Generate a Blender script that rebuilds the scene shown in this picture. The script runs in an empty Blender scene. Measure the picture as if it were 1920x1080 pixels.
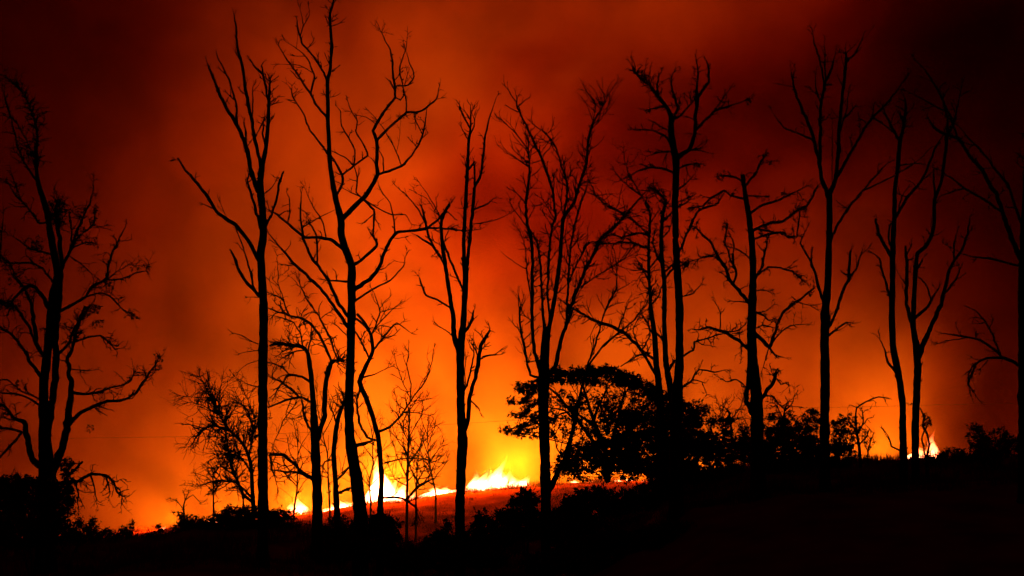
import bpy, math, random
from mathutils import Vector, Matrix, noise as mnoise

# ------------------------------------------------------------------ camera, sky, render
S = bpy.context.scene
C = S.collection
CAM_Z = 1.6
F = 3733.3                                    # focal length in photo pixels (70 mm on 36 mm)
PITCH = math.atan(460 / F)
cam = bpy.data.cameras.new('camera'); cam_o = bpy.data.objects.new('camera', cam); C.objects.link(cam_o)
cam.lens = 70; cam.sensor_width = 36; cam.clip_start = .1; cam.clip_end = 5000
cam_o.location = (0, 0, CAM_Z); cam_o.rotation_euler = (math.pi/2 + PITCH, 0, 0); S.camera = cam_o

world = bpy.data.worlds.new('World'); S.world = world; world.use_nodes = True
bg = world.node_tree.nodes['Background']      # night sky behind the smoke
bg.inputs[0].default_value = (.012, .0007, .0002, 1); bg.inputs[1].default_value = 1.4

FIRE_POWER = 43.0                             # scales every fire's light
FIRE_COLOR = (1, .51, .02)

S.view_settings.view_transform = 'Standard'; S.view_settings.look = 'None'
S.view_settings.exposure = 0; S.view_settings.gamma = 1; S.view_settings.use_curve_mapping = False
cy = S.cycles
cy.use_denoising = True
cy.use_adaptive_sampling = True; cy.adaptive_threshold = .05; cy.adaptive_min_samples = 12
cy.volume_bounces = 0; cy.volume_step_rate = 1; cy.volume_max_steps = 128
cy.max_bounces = 4; cy.diffuse_bounces = 2; cy.glossy_bounces = 1; cy.transmission_bounces = 2; cy.transparent_max_bounces = 16

random.seed(7)
R = random.Random

# ------------------------------------------------------------------ helpers
def P(px, py, Y):
    """photo pixel -> point on its line of sight at distance Y"""
    u = (px - 960) / F; v = (540 - py) / F
    c, s = math.cos(PITCH), math.sin(PITCH)
    d = Vector((u, c - v*s, s + v*c)); d *= Y / d.y
    return Vector((0, 0, CAM_Z)) + d

def link_mesh(name, verts, faces, mat, parent=None, smooth=True, kind=None):
    me = bpy.data.meshes.new(name); me.from_pydata([tuple(v) for v in verts], [], faces)
    if smooth: me.polygons.foreach_set('use_smooth', [True]*len(me.polygons))
    me.materials.append(mat)
    o = bpy.data.objects.new(name, me); C.objects.link(o)
    if parent: o.parent = parent
    if kind: o['kind'] = kind
    return o

def tag(o, label, cat, group=None):
    o['label'] = label; o['category'] = cat
    if group: o['group'] = group
    return o

def empty(name, loc):
    o = bpy.data.objects.new(name, None); C.objects.link(o); o.location = loc; o.empty_display_size = .3
    return o

def lerp(tab, x):
    if x <= tab[0][0]: return tab[0][1]
    for (a, b), (c, d) in zip(tab, tab[1:]):
        if x <= c:
            t = (x-a)/(c-a); t = t*t*(3-2*t)
            return b + (d-b)*t
    return tab[-1][1]

# ------------------------------------------------------------------ materials
def mat_base(name):
    m = bpy.data.materials.new(name); m.use_nodes = True
    return m, m.node_tree, m.node_tree.nodes['Principled BSDF']

def mat_organic(name, c0, c1, scale, bump=.3, rough=.9, stretch=None):
    m, nt, b = mat_base(name); N = nt.nodes.new; L = nt.links.new
    tc = N('ShaderNodeTexCoord'); mp = N('ShaderNodeMapping')
    if stretch: mp.inputs['Scale'].default_value = stretch
    L(tc.outputs['Object'], mp.inputs[0])
    n = N('ShaderNodeTexNoise'); n.inputs['Scale'].default_value = scale; n.inputs['Detail'].default_value = 5
    L(mp.outputs[0], n.inputs['Vector'])
    r = N('ShaderNodeValToRGB'); r.color_ramp.elements[0].position = .3; r.color_ramp.elements[1].position = .7
    r.color_ramp.elements[0].color = (*c0, 1); r.color_ramp.elements[1].color = (*c1, 1)
    L(n.outputs[0], r.inputs[0]); L(r.outputs[0], b.inputs['Base Color'])
    bp = N('ShaderNodeBump'); bp.inputs['Strength'].default_value = bump; bp.inputs['Distance'].default_value = .03
    L(n.outputs[0], bp.inputs['Height']); L(bp.outputs[0], b.inputs['Normal'])
    b.inputs['Roughness'].default_value = rough; b.inputs['Specular IOR Level'].default_value = 0
    return m

M_BARK = mat_organic('charred_bark', (.006, .005, .0045), (.020, .016, .014), 6, .6, stretch=(1, 1, .25))
M_LEAF = mat_organic('leaf', (.02, .03, .012), (.05, .065, .025), 3, .1)
M_DRY = mat_organic('dry_leaf', (.035, .022, .012), (.07, .045, .022), 3, .1)
M_GLOW_SOIL = mat_organic('glow_red_soil', (.07, .008, .003), (.17, .022, .007), .55, .6)  # red glow of the smoke over the slope is put into the soil colour
M_GRASS = mat_organic('dry_grass', (.03, .006, .003), (.08, .014, .005), 1.5, .1)
M_WIRE = mat_organic('wire', (.02, .02, .02), (.03, .03, .03), 3, .1, .6)

# ------------------------------------------------------------------ ground
NEAR = [(-400,1012),(0,1012),(300,1006),(400,988),(560,985),(690,1005),(760,1020),(990,1018),(1060,998),(1150,955),(1250,903),(1400,875),(1550,868),(1750,862),(1920,855),(2600,830)]
FAR = [(-600,1022),(0,1008),(250,1000),(420,980),(560,966),(720,942),(870,922),(980,912),(1200,902),(1640,866),(1800,860),(1920,852),(2800,820)]
YN, YV, YF = 95.0, 116.0, 143.0
def zpix(py, Y): return P(960, py, Y).z
def z_near(x): return zpix(lerp(NEAR, 960 + x*F/YN), YN)
def z_far(x): return zpix(lerp(FAR, 960 + x*F/YF), YF)
def ground_z(x, y):
    n = z_near(x); f = z_far(x); v = min(n, f) - 1.3
    rows = [(-60, 0), (8, 0), (24, -.8), (50, .3*n-2.6), (80, n-1.5), (YN, n), (YV, v), (YF, f), (YF+8, f-.05), (190, f-2.5), (900, f-6)]  # foreground dip is shaped so firelight passes over it and leaves it dark
    z = lerp(rows, y)
    z += .22*mnoise.noise(Vector((x*.18, y*.18, 0))) + .10*mnoise.noise(Vector((x*.7, y*.7, 3)))
    if y < 20: z *= max(0, min(1, (y-4)/16))
    return z

def build_ground():
    ys = [-60+i*6 for i in range(15)] + [30+i*2 for i in range(21)] + [72+i*.6 for i in range(140)] + [157+i*6 for i in range(12)] + [240, 300, 400, 600, 900]
    xs = [-700, -400, -250, -150] + [-100+i*4 for i in range(13)] + [-48+i*.6 for i in range(1, 160)] + [52+i*4 for i in range(13)] + [150, 250, 400, 700]
    V = [(x, y, ground_z(x, y)) for y in ys for x in xs]
    n = len(xs)
    Fc = [(j*n+i, j*n+i+1, (j+1)*n+i+1, (j+1)*n+i) for j in range(len(ys)-1) for i in range(n-1)]
    o = link_mesh('ground', V, Fc, M_GLOW_SOIL, kind='structure')
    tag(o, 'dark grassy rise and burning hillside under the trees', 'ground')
build_ground()

# ------------------------------------------------------------------ smoke: one scattering volume behind the trees, lit by the fires inside it
def build_smoke():
    X0, X1, Y0, Y1, Z0, Z1 = -80, 80, 104, 200, -6, 85
    V = [(x, y, z) for x in (X0, X1) for y in (Y0, Y1) for z in (Z0, Z1)]
    m = bpy.data.materials.new('smoke'); m.use_nodes = True; nt = m.node_tree; nt.nodes.clear()
    o = link_mesh('smoke', V, [(0,1,3,2),(4,6,7,5),(0,4,5,1),(2,3,7,6),(0,2,6,4),(1,5,7,3)], m, smooth=False, kind='stuff')
    tag(o, 'thick bushfire smoke glowing orange above the flames with a dark drifting bank', 'smoke')
    N = nt.nodes.new; L = nt.links.new
    def M(op, a, b=None, c=None):
        n = N('ShaderNodeMath'); n.operation = op
        for i, v in enumerate((a, b, c)):
            if v is None: continue
            if isinstance(v, (int, float)): n.inputs[i].default_value = v
            else: L(v, n.inputs[i])
        return n.outputs[0]
    tc = N('ShaderNodeTexCoord').outputs['Object']
    sep = N('ShaderNodeSeparateXYZ'); L(tc, sep.inputs[0]); X, Y, Z = sep.outputs
    def noise(scale, detail, dist):
        n = N('ShaderNodeTexNoise'); n.inputs['Scale'].default_value = scale; n.inputs['Detail'].default_value = detail
        n.inputs['Distortion'].default_value = dist; L(tc, n.inputs['Vector']); return n.outputs[0]
    def sm(v, a, b, c=0, d=1):
        n = N('ShaderNodeMapRange'); n.interpolation_type = 'SMOOTHSTEP'; L(v, n.inputs[0])
        for i, k in enumerate((a, b, c, d)): n.inputs[i+1].default_value = k
        return n.outputs[0]
    COL, LOW, BASE, DK, DL, DR, ABASE = .015, .0040, .0028, .175, .075, .075, .025
    n1 = noise(.055, 4, 1.0); n2 = noise(.028, 1, .9); n3 = noise(.115, 3, 1.6)
    # rising column; its axis leans right with height
    dx = M('SUBTRACT', X, M('MULTIPLY_ADD', Z, .24, -8))
    dx = M('MULTIPLY_ADD', M('SUBTRACT', n2, .5), 16, dx)
    q = M('DIVIDE', dx, M('MULTIPLY_ADD', Z, .20, 10)); q2 = M('MULTIPLY', q, q)
    col = M('MULTIPLY', M('EXPONENT', M('MULTIPLY', q2, -1)), sm(Z, 1, 42, .12, 2.3))
    low = M('EXPONENT', M('MULTIPLY', M('MAXIMUM', Z, 0), -1/16))
    scat = M('MULTIPLY', M('ADD', M('ADD', M('MULTIPLY', col, COL), M('MULTIPLY', low, LOW)), BASE), M('MULTIPLY', M('MULTIPLY', sm(n1, .35, .65, .28, 1.7), sm(n3, .37, .63, .45, 1.55)), sm(Y, 134, 151, .03, 1)))
    # denser sooty bank drifting right on the near side of the column
    nn = M('SUBTRACT', n1, .5)
    e = M('MULTIPLY_ADD', nn, 19, M('ADD', M('SUBTRACT', M('MULTIPLY', X, .38), Z), 28.4))
    edge = M('MULTIPLY', sm(e, -2, 9), sm(M('MULTIPLY_ADD', nn, 20, X), -10, 1))
    edge = M('MULTIPLY', edge, sm(Z, 12, 30))
    edge = M('MULTIPLY', edge, sm(X, -2, 14, 1.6, .88))
    edge = M('MULTIPLY', edge, sm(n3, .38, .62, .55, 1.45))
    front = M('MULTIPLY', sm(Y, 104, 109), sm(Y, 138, 122))
    nl = M('MULTIPLY', M('SUBTRACT', n2, .5), 12)
    left = M('MULTIPLY', sm(M('ADD', X, nl), -13, -32), sm(Z, 2, 26, .3, 1))
    right = sm(M('ADD', X, nl), 22.5, 27.5)
    dk = M('MULTIPLY', M('ADD', M('ADD', M('MULTIPLY', edge, DK), M('MULTIPLY', left, DL)), M('MULTIPLY', right, DR)), front)
    sc = N('ShaderNodeVolumeScatter'); ab = N('ShaderNodeVolumeAbsorption'); ab2 = N('ShaderNodeVolumeAbsorption')
    a1 = N('ShaderNodeAddShader'); a2 = N('ShaderNodeAddShader'); out = N('ShaderNodeOutputMaterial')
    sc.inputs['Color'].default_value = (.95, .75, .3, 1)
    ab.inputs['Color'].default_value = (.85, 0, 0, 1); ab2.inputs['Color'].default_value = (.52, .05, 0, 1)
    L(scat, sc.inputs['Density']); L(M('MULTIPLY_ADD', scat, .3, ABASE), ab.inputs['Density']); L(dk, ab2.inputs['Density'])
    L(sc.outputs[0], a1.inputs[0]); L(ab.outputs[0], a1.inputs[1]); L(a1.outputs[0], a2.inputs[0]); L(ab2.outputs[0], a2.inputs[1])
    L(a2.outputs[0], out.inputs['Volume'])
    m.cycles.volume_step_rate = .45; m.cycles.volume_sampling = 'EQUIANGULAR'
build_smoke()

# ------------------------------------------------------------------ fires
def mat_flame():
    m = bpy.data.materials.new('flame'); m.use_nodes = True; nt = m.node_tree; nt.nodes.clear()
    N = nt.nodes.new; L = nt.links.new
    tc = N('ShaderNodeTexCoord'); sp = N('ShaderNodeSeparateXYZ'); L(tc.outputs['Generated'], sp.inputs[0])
    r = N('ShaderNodeValToRGB'); L(sp.outputs[2], r.inputs[0])
    e = r.color_ramp.elements; e[0].position = 0; e[0].color = (1, .66, .30, 1); e[1].position = 1; e[1].color = (1, .36, .03, 1)
    k = r.color_ramp.elements.new(.45); k.color = (1, .58, .18, 1)
    s = N('ShaderNodeMapRange'); L(sp.outputs[2], s.inputs[0]); s.inputs[3].default_value = 42; s.interpolation_type = 'SMOOTHSTEP'; s.inputs[4].default_value = .5
    em = N('ShaderNodeEmission'); L(r.outputs[0], em.inputs[0]); L(s.outputs[0], em.inputs[1])
    out = N('ShaderNodeOutputMaterial'); L(em.outputs[0], out.inputs['Volume'])
    m.cycles.volume_step_rate = 1
    return m
M_FLAME = mat_flame()

def flame_tongue(parent, off, w, h, rng, lean):
    """a licking tongue of fire: rings of a bulging, tapering, leaning body"""
    V = []; Fc = []; rings, seg = 9, 8
    ph = rng.uniform(0, 6); 
    for i in range(rings):
        t = i/(rings-1)
        r = w*.5*(.6+.7*math.sin(math.pi*min(1, t*1.25+.12)))*(1-t**1.6)**.8 + .01
        cx = lean*t*t*h + .24*w*math.sin(ph+t*7); cyy = .14*w*math.cos(ph*1.7+t*4)
        for k in range(seg):
            a = 2*math.pi*k/seg; rr = r*(1+.22*math.sin(3*a+ph+t*9))
            V.append((off.x+cx+rr*math.cos(a), off.y+cyy+.7*rr*math.sin(a), off.z-.1+t*h))
    for i in range(rings-1):
        for k in range(seg):
            a, b = i*seg+k, i*seg+(k+1) % seg; Fc.append((a, b, b+seg, a+seg))
    Fc.append(tuple(range(seg))[::-1]); Fc.append(tuple(range((rings-1)*seg, rings*seg)))
    return link_mesh('flame', V, Fc, M_FLAME, parent)

def fire(px0, px1, hpx, n, power, label, Y=YF, seed=0, wm=1.0, lift=0):
    """a burning stretch of ground between two photo columns; hpx = tallest flame in photo pixels"""
    rng = R(seed*31+5); s = Y/F
    xc = P((px0+px1)/2, 900, Y).x
    z0 = ground_z(xc, Y)
    t = empty('ground_fire', (xc, Y, z0)); tag(t, label, 'fire', 'fires along the burning hillside')
    for i in range(n):
        f = (i+.5)/n
        x = (px0+(px1-px0)*(f+rng.uniform(-.3, .3)/n)); x = (x-960)/F*Y
        y = Y+rng.uniform(-1.2, 2.5)
        env = math.sin(math.pi*(f*.8+.1))
        h = hpx*s*env*rng.choice((.3, .5, .65, .8, 1.1))*rng.uniform(.85, 1.15); w = (px1-px0)*s/n*rng.uniform(1.5, 3.0)*wm; w = min(max(w, h*.28), h*1.5*wm)
        flame_tongue(t, Vector((x-xc, y-Y, ground_z(x, y)-z0+lift*env)), w, h, rng, rng.uniform(-.1, .4))
    if power:                                               # light spread along the burning stretch
        k = max(1, round((px1-px0)/32))
        for i in range(k):
            x = (px0+(px1-px0)*(i+.5)/k-960)/F*Y; y = Y+rng.uniform(-3.5, 4)
            l = bpy.data.lights.new('fire_light', 'POINT'); l.energy = power*FIRE_POWER/k*rng.uniform(.92, 1.08); l.color = FIRE_COLOR; l.shadow_soft_size = .7
            lo = bpy.data.objects.new('fire_light', l); C.objects.link(lo); lo.parent = t
            lo.location = (x-xc, y-Y, ground_z(x, y)-z0+max(1.1, hpx*s*rng.uniform(.4, .6)))
    return t

fire(872, 992, 84, 15, 1250, 'widest white-hot blaze on the open slope beside the forked dead trunk', seed=1)
fire(770, 872, 40, 9, 520, 'low band of flame creeping along the slope between two dead trunks', seed=2)
fire(682, 772, 100, 17, 1250, 'tall yellow-white blaze behind the largest forked dead tree', seed=3)
fire(605, 675, 66, 6, 600, 'broken orange flames behind the slim leaning dead stem', seed=4)
fire(535, 595, 46, 5, 600, 'low yellow flames at the foot of the curly-limbed dead tree', seed=5)
fire(385, 440, 24, 4, 220, 'small flame behind the twiggy bush on the dark mound', seed=6)
fire(285, 335, 14, 4, 560, 'tiny flame at the low end of the burning slope', seed=7)
fire(1060, 1135, 16, 5, 200, 'thin strip of flame seen under the left of the flat-topped tree', seed=8)
fire(1140, 1210, 15, 5, 240, 'thin strip of flame seen under the right of the flat-topped tree', seed=9)
fire(1285, 1350, 26, 4, 620, 'spots of flame glimpsed through the shrubs below the tall knotted tree', seed=10)
fire(1590, 1680, 14, 5, 400, 'low flames just behind the ridge left of the twin slim trunks', seed=11)
fire(1742, 1768, 50, 4, 600, 'bright round flame behind the ridge beside the twisted sapling', seed=12, wm=1.0, lift=.5)
fire(1712, 1742, 34, 3, 200, 'smaller yellow glow at the foot of the right twin trunk', seed=13, wm=1.3)

# ------------------------------------------------------------------ dead trees: limbs follow outlines read off the photograph, each tree at its own distance
TILES = {'A': (0,100,2.161), 'B': (0,560,2.161), 'C': (320,0,2.161), 'D': (320,480,2.077), 'E': (520,0,2.161), 'F': (520,480,2.077),
         'G': (740,150,2.161), 'H': (740,580,2.161), 'I': (900,150,2.161), 'J': (900,560,2.161), 'K': (1120,80,2.161), 'L': (1200,420,2.161),
         'M': (1400,40,2.161), 'N': (1420,420,2.161), 'O': (1600,80,2.453), 'Q': (1600,460,2.453)}

def parse(line):
    tile = None; pts = []
    for tok in line.split():
        if tok in TILES: tile = TILES[tok]; continue
        v = [float(a) for a in tok.split(',')]
        pts.append([tile[0]+v[0]/tile[2], tile[1]+v[1]/tile[2], v[2] if len(v) > 2 else None])
    # fill widths by running length
    d = [0]
    for a, b in zip(pts, pts[1:]): d.append(d[-1]+math.hypot(a[0]-b[0], a[1]-b[1]))
    known = [i for i, p in enumerate(pts) if p[2] is not None]
    if known[-1] != len(pts)-1: pts[-1][2] = 1.0; known.append(len(pts)-1)
    for i, p in enumerate(pts):
        if p[2] is None:
            a = max(k for k in known if k < i); b = min(k for k in known if k > i)
            p[2] = pts[a][2]+(pts[b][2]-pts[a][2])*(d[i]-d[a])/(d[b]-d[a])
    return pts

def resample(pts, step, rng, jit, freq=.045):
    out = []
    n = len(pts); sd = rng.uniform(0, 99)
    for i in range(n-1):
        p0 = pts[max(i-1, 0)]; p1 = pts[i]; p2 = pts[i+1]; p3 = pts[min(i+2, n-1)]
        k = max(1, int(math.hypot(p2[0]-p1[0], p2[1]-p1[1])/step))
        for j in range(k):
            t = j/k
            q = [.5*((2*p1[c])+(-p0[c]+p2[c])*t+(2*p0[c]-5*p1[c]+4*p2[c]-p3[c])*t*t+(-p0[c]+3*p1[c]-3*p2[c]+p3[c])*t**3) for c in (0, 1)]
            q = [.5*q[c]+.5*(p1[c]+(p2[c]-p1[c])*t) for c in (0, 1)]
            w = p1[2]+(p2[2]-p1[2])*t
            if i or j:
                g = len(out)*step*freq+sd
                a = jit*min(.7+.09*w, 1.5)
                q[0] += a*1.6*mnoise.noise(Vector((g, sd, 0)))+rng.gauss(0, .18*jit); q[1] += a*mnoise.noise(Vector((g, sd, 5)))
                w *= 1+.16*mnoise.noise(Vector((g*1.3, sd, 9)))+rng.uniform(-.02, .02)
            out.append((q[0], q[1], w))
    out.append(tuple(pts[-1]))
    return out

def tube(V, Fc, pts, radii, seg, rough=0, rng=random):
    base = len(V); n = len(pts); ref = None
    for i in range(n):
        d = (pts[min(i+1, n-1)]-pts[max(i-1, 0)])
        d = d.normalized() if d.length > 1e-6 else Vector((0, 0, 1))
        if ref is None: ref = Vector((0, 1, 0)) if abs(d.y) < .8 else Vector((1, 0, 0))
        u = ref-d*ref.dot(d); u.normalize(); w = d.cross(u); ref = u
        for k in range(seg):
            a = 2*math.pi*k/seg; r = radii[i]*(1+(rng.uniform(-rough, rough) if rough else 0))
            V.append(pts[i]+u*(r*math.cos(a))+w*(r*math.sin(a)))
    for i in range(n-1):
        for k in range(seg):
            a = base+i*seg+k; b = base+i*seg+(k+1) % seg
            Fc.append((a, b, b+seg, a+seg))
    Fc.append(tuple(base+k for k in range(seg))[::-1]); Fc.append(tuple(base+(n-1)*seg+k for k in range(seg)))

def twig(V, Fc, p, d, length, r, level, rng, gnarl, up):
    n = 5; pts = [p.copy()]; q = p.copy(); dd = d.normalized()
    for i in range(n):
        dd = (dd+Vector((rng.gauss(0, gnarl), rng.gauss(0, gnarl), rng.gauss(0, gnarl)+up))).normalized()
        q = q+dd*(length/n); pts.append(q.copy())
    tube(V, Fc, pts, [r*(1-.55*i/n) for i in range(n+1)], 3 if level < 2 else 4)
    if level > 0:
        for k in range(rng.randint(1, 3)):
            i = rng.randint(1, n-1)
            ax = Vector((rng.gauss(0, 1), rng.gauss(0, .8), rng.gauss(0, 1))).normalized()
            nd = (pts[i+1]-pts[i]).normalized()*.8+ax*.75
            twig(V, Fc, pts[i], nd, length*rng.uniform(.35, .65), r*.68, level-1, rng, gnarl, up)

def leaves(V, Fc, c, rx, ry, rz, n, size, rng, droop=.3):
    for _ in range(n):
        while True:
            a = Vector((rng.uniform(-1, 1), rng.uniform(-1, 1), rng.uniform(-1, 1)))
            if a.length <= 1: break
        p = c+Vector((a.x*rx, a.y*ry, a.z*rz))
        d = Vector((rng.gauss(0, 1), rng.gauss(0, 1), rng.gauss(-droop, .8))).normalized()
        s = d.cross(Vector((rng.gauss(0, 1), rng.gauss(0, 1), rng.gauss(0, 1)))).normalized()
        l = size*rng.uniform(.6, 1.4); w = l*rng.uniform(.28, .5)
        up = d.cross(s)*l*.12
        b = len(V); V += [p, p+d*l*.5+s*w*.5+up, p+d*l, p+d*l*.5-s*w*.5+up]; Fc.append((b, b+1, b+2, b+3))

TREES = []
def dead_tree(label, Y, data, seed, twigs=1.0, twig_len=45, gnarl=.22, up=.05, jit=.55, clumps=(), mat=M_BARK, name='dead_tree', cat='tree', drift=.55, min_tw=1.5):
    rng = R(seed); s = Y/F
    lines = [l for l in data.strip().splitlines() if l.strip()]
    samples = []                                           # (px, py, depth, w)
    root = None; parts = []
    tv, tf = [], []
    for li, line in enumerate(lines):
        pts = parse(line)
        if li == 0:
            dep0 = 0.0; slope = rng.uniform(-.04, .04)
        else:
            x0, y0, w0 = pts[0]
            best = min(samples, key=lambda q: (q[0]-x0)**2+(q[1]-y0)**2)
            if math.hypot(best[0]-x0, best[1]-y0) < 30: pts[0][0], pts[0][1] = best[0], best[1]
            dep0 = best[2]; slope = rng.choice((-1, 1))*rng.uniform(.15, drift)
        rs = resample(pts, 7 if li == 0 else 6, rng, jit*(1.9 if li else .6)*(1.5 if gnarl > .3 and li else 1), .085 if li else .045)
        w3, rad = [], []; run = 0; prev = None
        for (x, y, w) in rs:
            if prev: run += math.hypot(x-prev[0], y-prev[1])*s
            prev = (x, y)
            dep = dep0+slope*run*(1-.012*run)
            samples.append((x, y, dep, w)); w3.append(P(x, y, Y+dep)); rad.append(max(w, .7)*.5*s)
        if li == 0:
            b = w3[0]; gz = ground_z(b.x, b.y)
            root = empty(name, (b.x, b.y, gz))
            tag(root, label, cat)
            if b.z > gz-.3:                                # carry the bole down into the soil with a root flare
                for f, k in ((.35, 1.12), (.75, 1.3), (1.0, 1.55)):
                    w3.insert(0, Vector((b.x, b.y, b.z+(gz-.3-b.z)*f))); rad.insert(0, rad[0]*k/1.08)
        V, Fc = [], []
        tube(V, Fc, w3, rad, 10 if rs[0][2] > 9 else 6, .06, rng)
        org = root.location
        link_mesh('trunk' if li == 0 else 'branch', [v-org for v in V], Fc, mat, root)
        # snapped stubs and knots
        for _ in range(int(len(rs)*.16)):
            j = rng.randrange(1, len(w3)-1)
            if rad[j] < 1.6*s: continue
            d = (w3[j+1]-w3[j]).normalized(); sd_ = Vector((rng.choice((-1, 1)), rng.gauss(0, .6), rng.gauss(.1, .5))).normalized()
            ln = rad[j]+s*rng.uniform(1.5, 7)
            tube(tv, tf, [w3[j], w3[j]+(sd_*.9+d*.4)*ln*.6, w3[j]+(sd_*.8+d*.6)*ln], [min(rad[j]*.5, 2.2*s), 1.3*s, .8*s], 5)
        # twigs
        L = sum(math.hypot(a[0]-b[0], a[1]-b[1]) for a, b in zip(rs, rs[1:]))
        if twigs and (li > 0 or rs[-1][2] < 5):
            cnt = int(L/32*twigs*rng.uniform(.7, 1.3)+.5)
            ok = [i for i, q in enumerate(rs) if q[2] < 7.5 and i > len(rs)*.15]
            off = len(w3)-len(rs)
            for _ in range(cnt):
                if not ok: break
                i = rng.choice(ok); j = min(i+off, len(w3)-2)
                d = (w3[j+1]-w3[j]).normalized()
                side = Vector((rng.gauss(0, 1), rng.gauss(0, .7), rng.gauss(.1, .8))).normalized()
                ln = twig_len*s*rng.uniform(.3, 1.0)
                twig(tv, tf, w3[j], d*.75+side*.8, ln, min(rad[j]*.8, rng.uniform(1.0, 1.55)*s), 1 if ln > twig_len*s*.45 else 0, rng, gnarl, up)
            if rs[-1][2] <= 3:                             # fine tips
                d = (w3[-1]-w3[-2]).normalized()
                for _ in range(2):
                    twig(tv, tf, w3[-1], d+Vector((rng.gauss(0, .3), rng.gauss(0, .3), rng.gauss(0, .3))), twig_len*s*rng.uniform(.25, .6), s*.75, 1, rng, gnarl, up)
    if tv: link_mesh('twigs', [v-org for v in tv], tf, mat, root, kind='stuff')
    if clumps:
        V, Fc = [], []
        for tok in clumps.split():
            if tok in TILES: tile = TILES[tok]; continue
            v = [float(a) for a in tok.split(',')]
            x, y, r = tile[0]+v[0]/tile[2], tile[1]+v[1]/tile[2], (v[2] if len(v) > 2 else 9)
            best = min(samples, key=lambda q: (q[0]-x)**2+(q[1]-y)**2)
            leaves(V, Fc, P(x, y, Y+best[2]), r*s, r*s, r*s*1.1, int(8+r*2.6), 6.5*s, rng, .6)
        link_mesh('dead_leaves', [v-org for v in V], Fc, M_DRY, root, kind='stuff')
    return root

dead_tree('bushy dead tree with several stems and clumps of withered leaves above a dark thicket', 80, '''
B 188,985,38 190,700,32 178,520,20 178,350,17 200,150,17 B 215,0,17 A 235,900,15 218,800,14 200,700,12 188,630,11 165,560,10 150,500,8 145,400,6 152,340,5 140,270,4 110,190,3 70,130,2 20,95,1
B 205,600,15 215,400,13 226,300,13 226,150,12 238,20,11 A 250,850,9 240,750,8 225,640,6 235,590,3
B 235,760,18 255,600,15 275,480,13 290,380,11 280,300,9 275,240,7 300,180,6 320,100,5 345,30,4
A 245,1055,7 300,1015,6 350,985 365,950,5 410,928 435,905,5 440,850,5 460,800,4 485,745,3 510,700,1.5
A 435,925,4 490,915,3 540,895,3 590,882,2 607,855,1
A 440,920,3 480,880,2 520,858,2 560,860,1
A 365,985,4 405,970,3 445,985,3 480,1020,3 510,1045,2 550,1065,1
B 275,510,9 320,470,8 370,440,7 430,415,6 500,410,5 550,380,5 572,350,5 595,310,4 630,270,3 645,235,1.5
B 290,380,7 340,385,6 400,380,5 450,360,4 520,342,3 545,300,3 590,300,1
B 255,765,8 310,740,7 370,712,6 430,715,5 460,745,4 475,785,4 495,800,3 515,800,1
B 375,725,4 383,770,3 390,830,1
B 425,720,4 445,790,2
B 305,745,4 315,800,3 320,870,1
B 490,800,3 490,840,1
B 255,720,7 300,695,5 335,660,4
B 228,230,6 280,180,5 310,110,5 350,50,4 385,0,2
B 300,180,4 350,158,4 405,150,4 440,175,3 470,205,2 500,200,1
B 290,290,3 340,290,2 380,290,1
B 180,260,9 150,180,9 140,100,8 120,0,7 A 110,970,5 60,900,4 40,850,3 0,830,2
B 175,330,8 120,250,7 90,195,6 50,150,5 -10,110,5
A 215,1050,9 170,980,8 130,940,7 100,950,6 60,990,5 30,1030,4 0,1000,3
B 150,180,5 110,100,6 70,40,6 30,20,5 -10,15,4
B 175,440,5 110,400,4 60,385,4 -10,380,3
B 175,420,4 80,370,3 30,330,3 -10,330,2
B 170,700,13 130,650,12 110,560,11 95,500,9 50,480,6 20,440,5 -10,420,4
B 100,540,6 50,530,5 -10,520,4
B 90,560,5 40,600,5 -10,650,4
A 200,690,5 160,690,4 130,650,4 90,600,3 60,570,3 30,520,1.5
A 90,600,3 60,530,2 45,480,1
A 152,520,5 110,465,4 75,385,4 50,290,3 35,220,3 10,150,1.5
A 143,430,4 110,360,3 70,285,3 40,250,2 20,190,1
A 245,880,6 290,790,6 310,720,5 335,670,4 365,600,3 380,540,2 378,505,1
A 300,760,4 340,725,3 380,690,3 385,640,3
A 300,790,3 350,765,3 385,770,2
A 285,790,4 290,690,3 280,640,2
A 300,820,3 350,870,2 405,920,1.5
A 215,940,5 170,870,4 120,850,4 60,850,3 -10,840,3
A 215,815,5 170,805,4 120,790,3 80,760,3 40,735,1
A 5,840,3 5,740,3 15,640,1
B 205,640,9 205,800,8 212,985,8
B 238,700,9 240,850,6 228,980,5
B 175,780,9 110,740,8 60,760,6 0,740,5
''', 11, twigs=3.6, twig_len=40, gnarl=.34, up=.02,
 clumps='A 235,600,13 225,650,12 240,690,10 385,640,9 375,680,7 375,760,9 300,760,7 160,765,13 140,780,10 180,830,11 70,890,14 50,920,12 50,1020,14 120,960,10 440,935,9 550,870,7 595,865,5 380,1030,10 350,1040,10 25,860,9 B 390,40,9 405,98,8 380,100,7 645,235,8 520,60,9 540,70,5 365,525,6 25,20,12 65,20,10 260,110,9 180,130,8 75,340,6 645,270,5')

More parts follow.
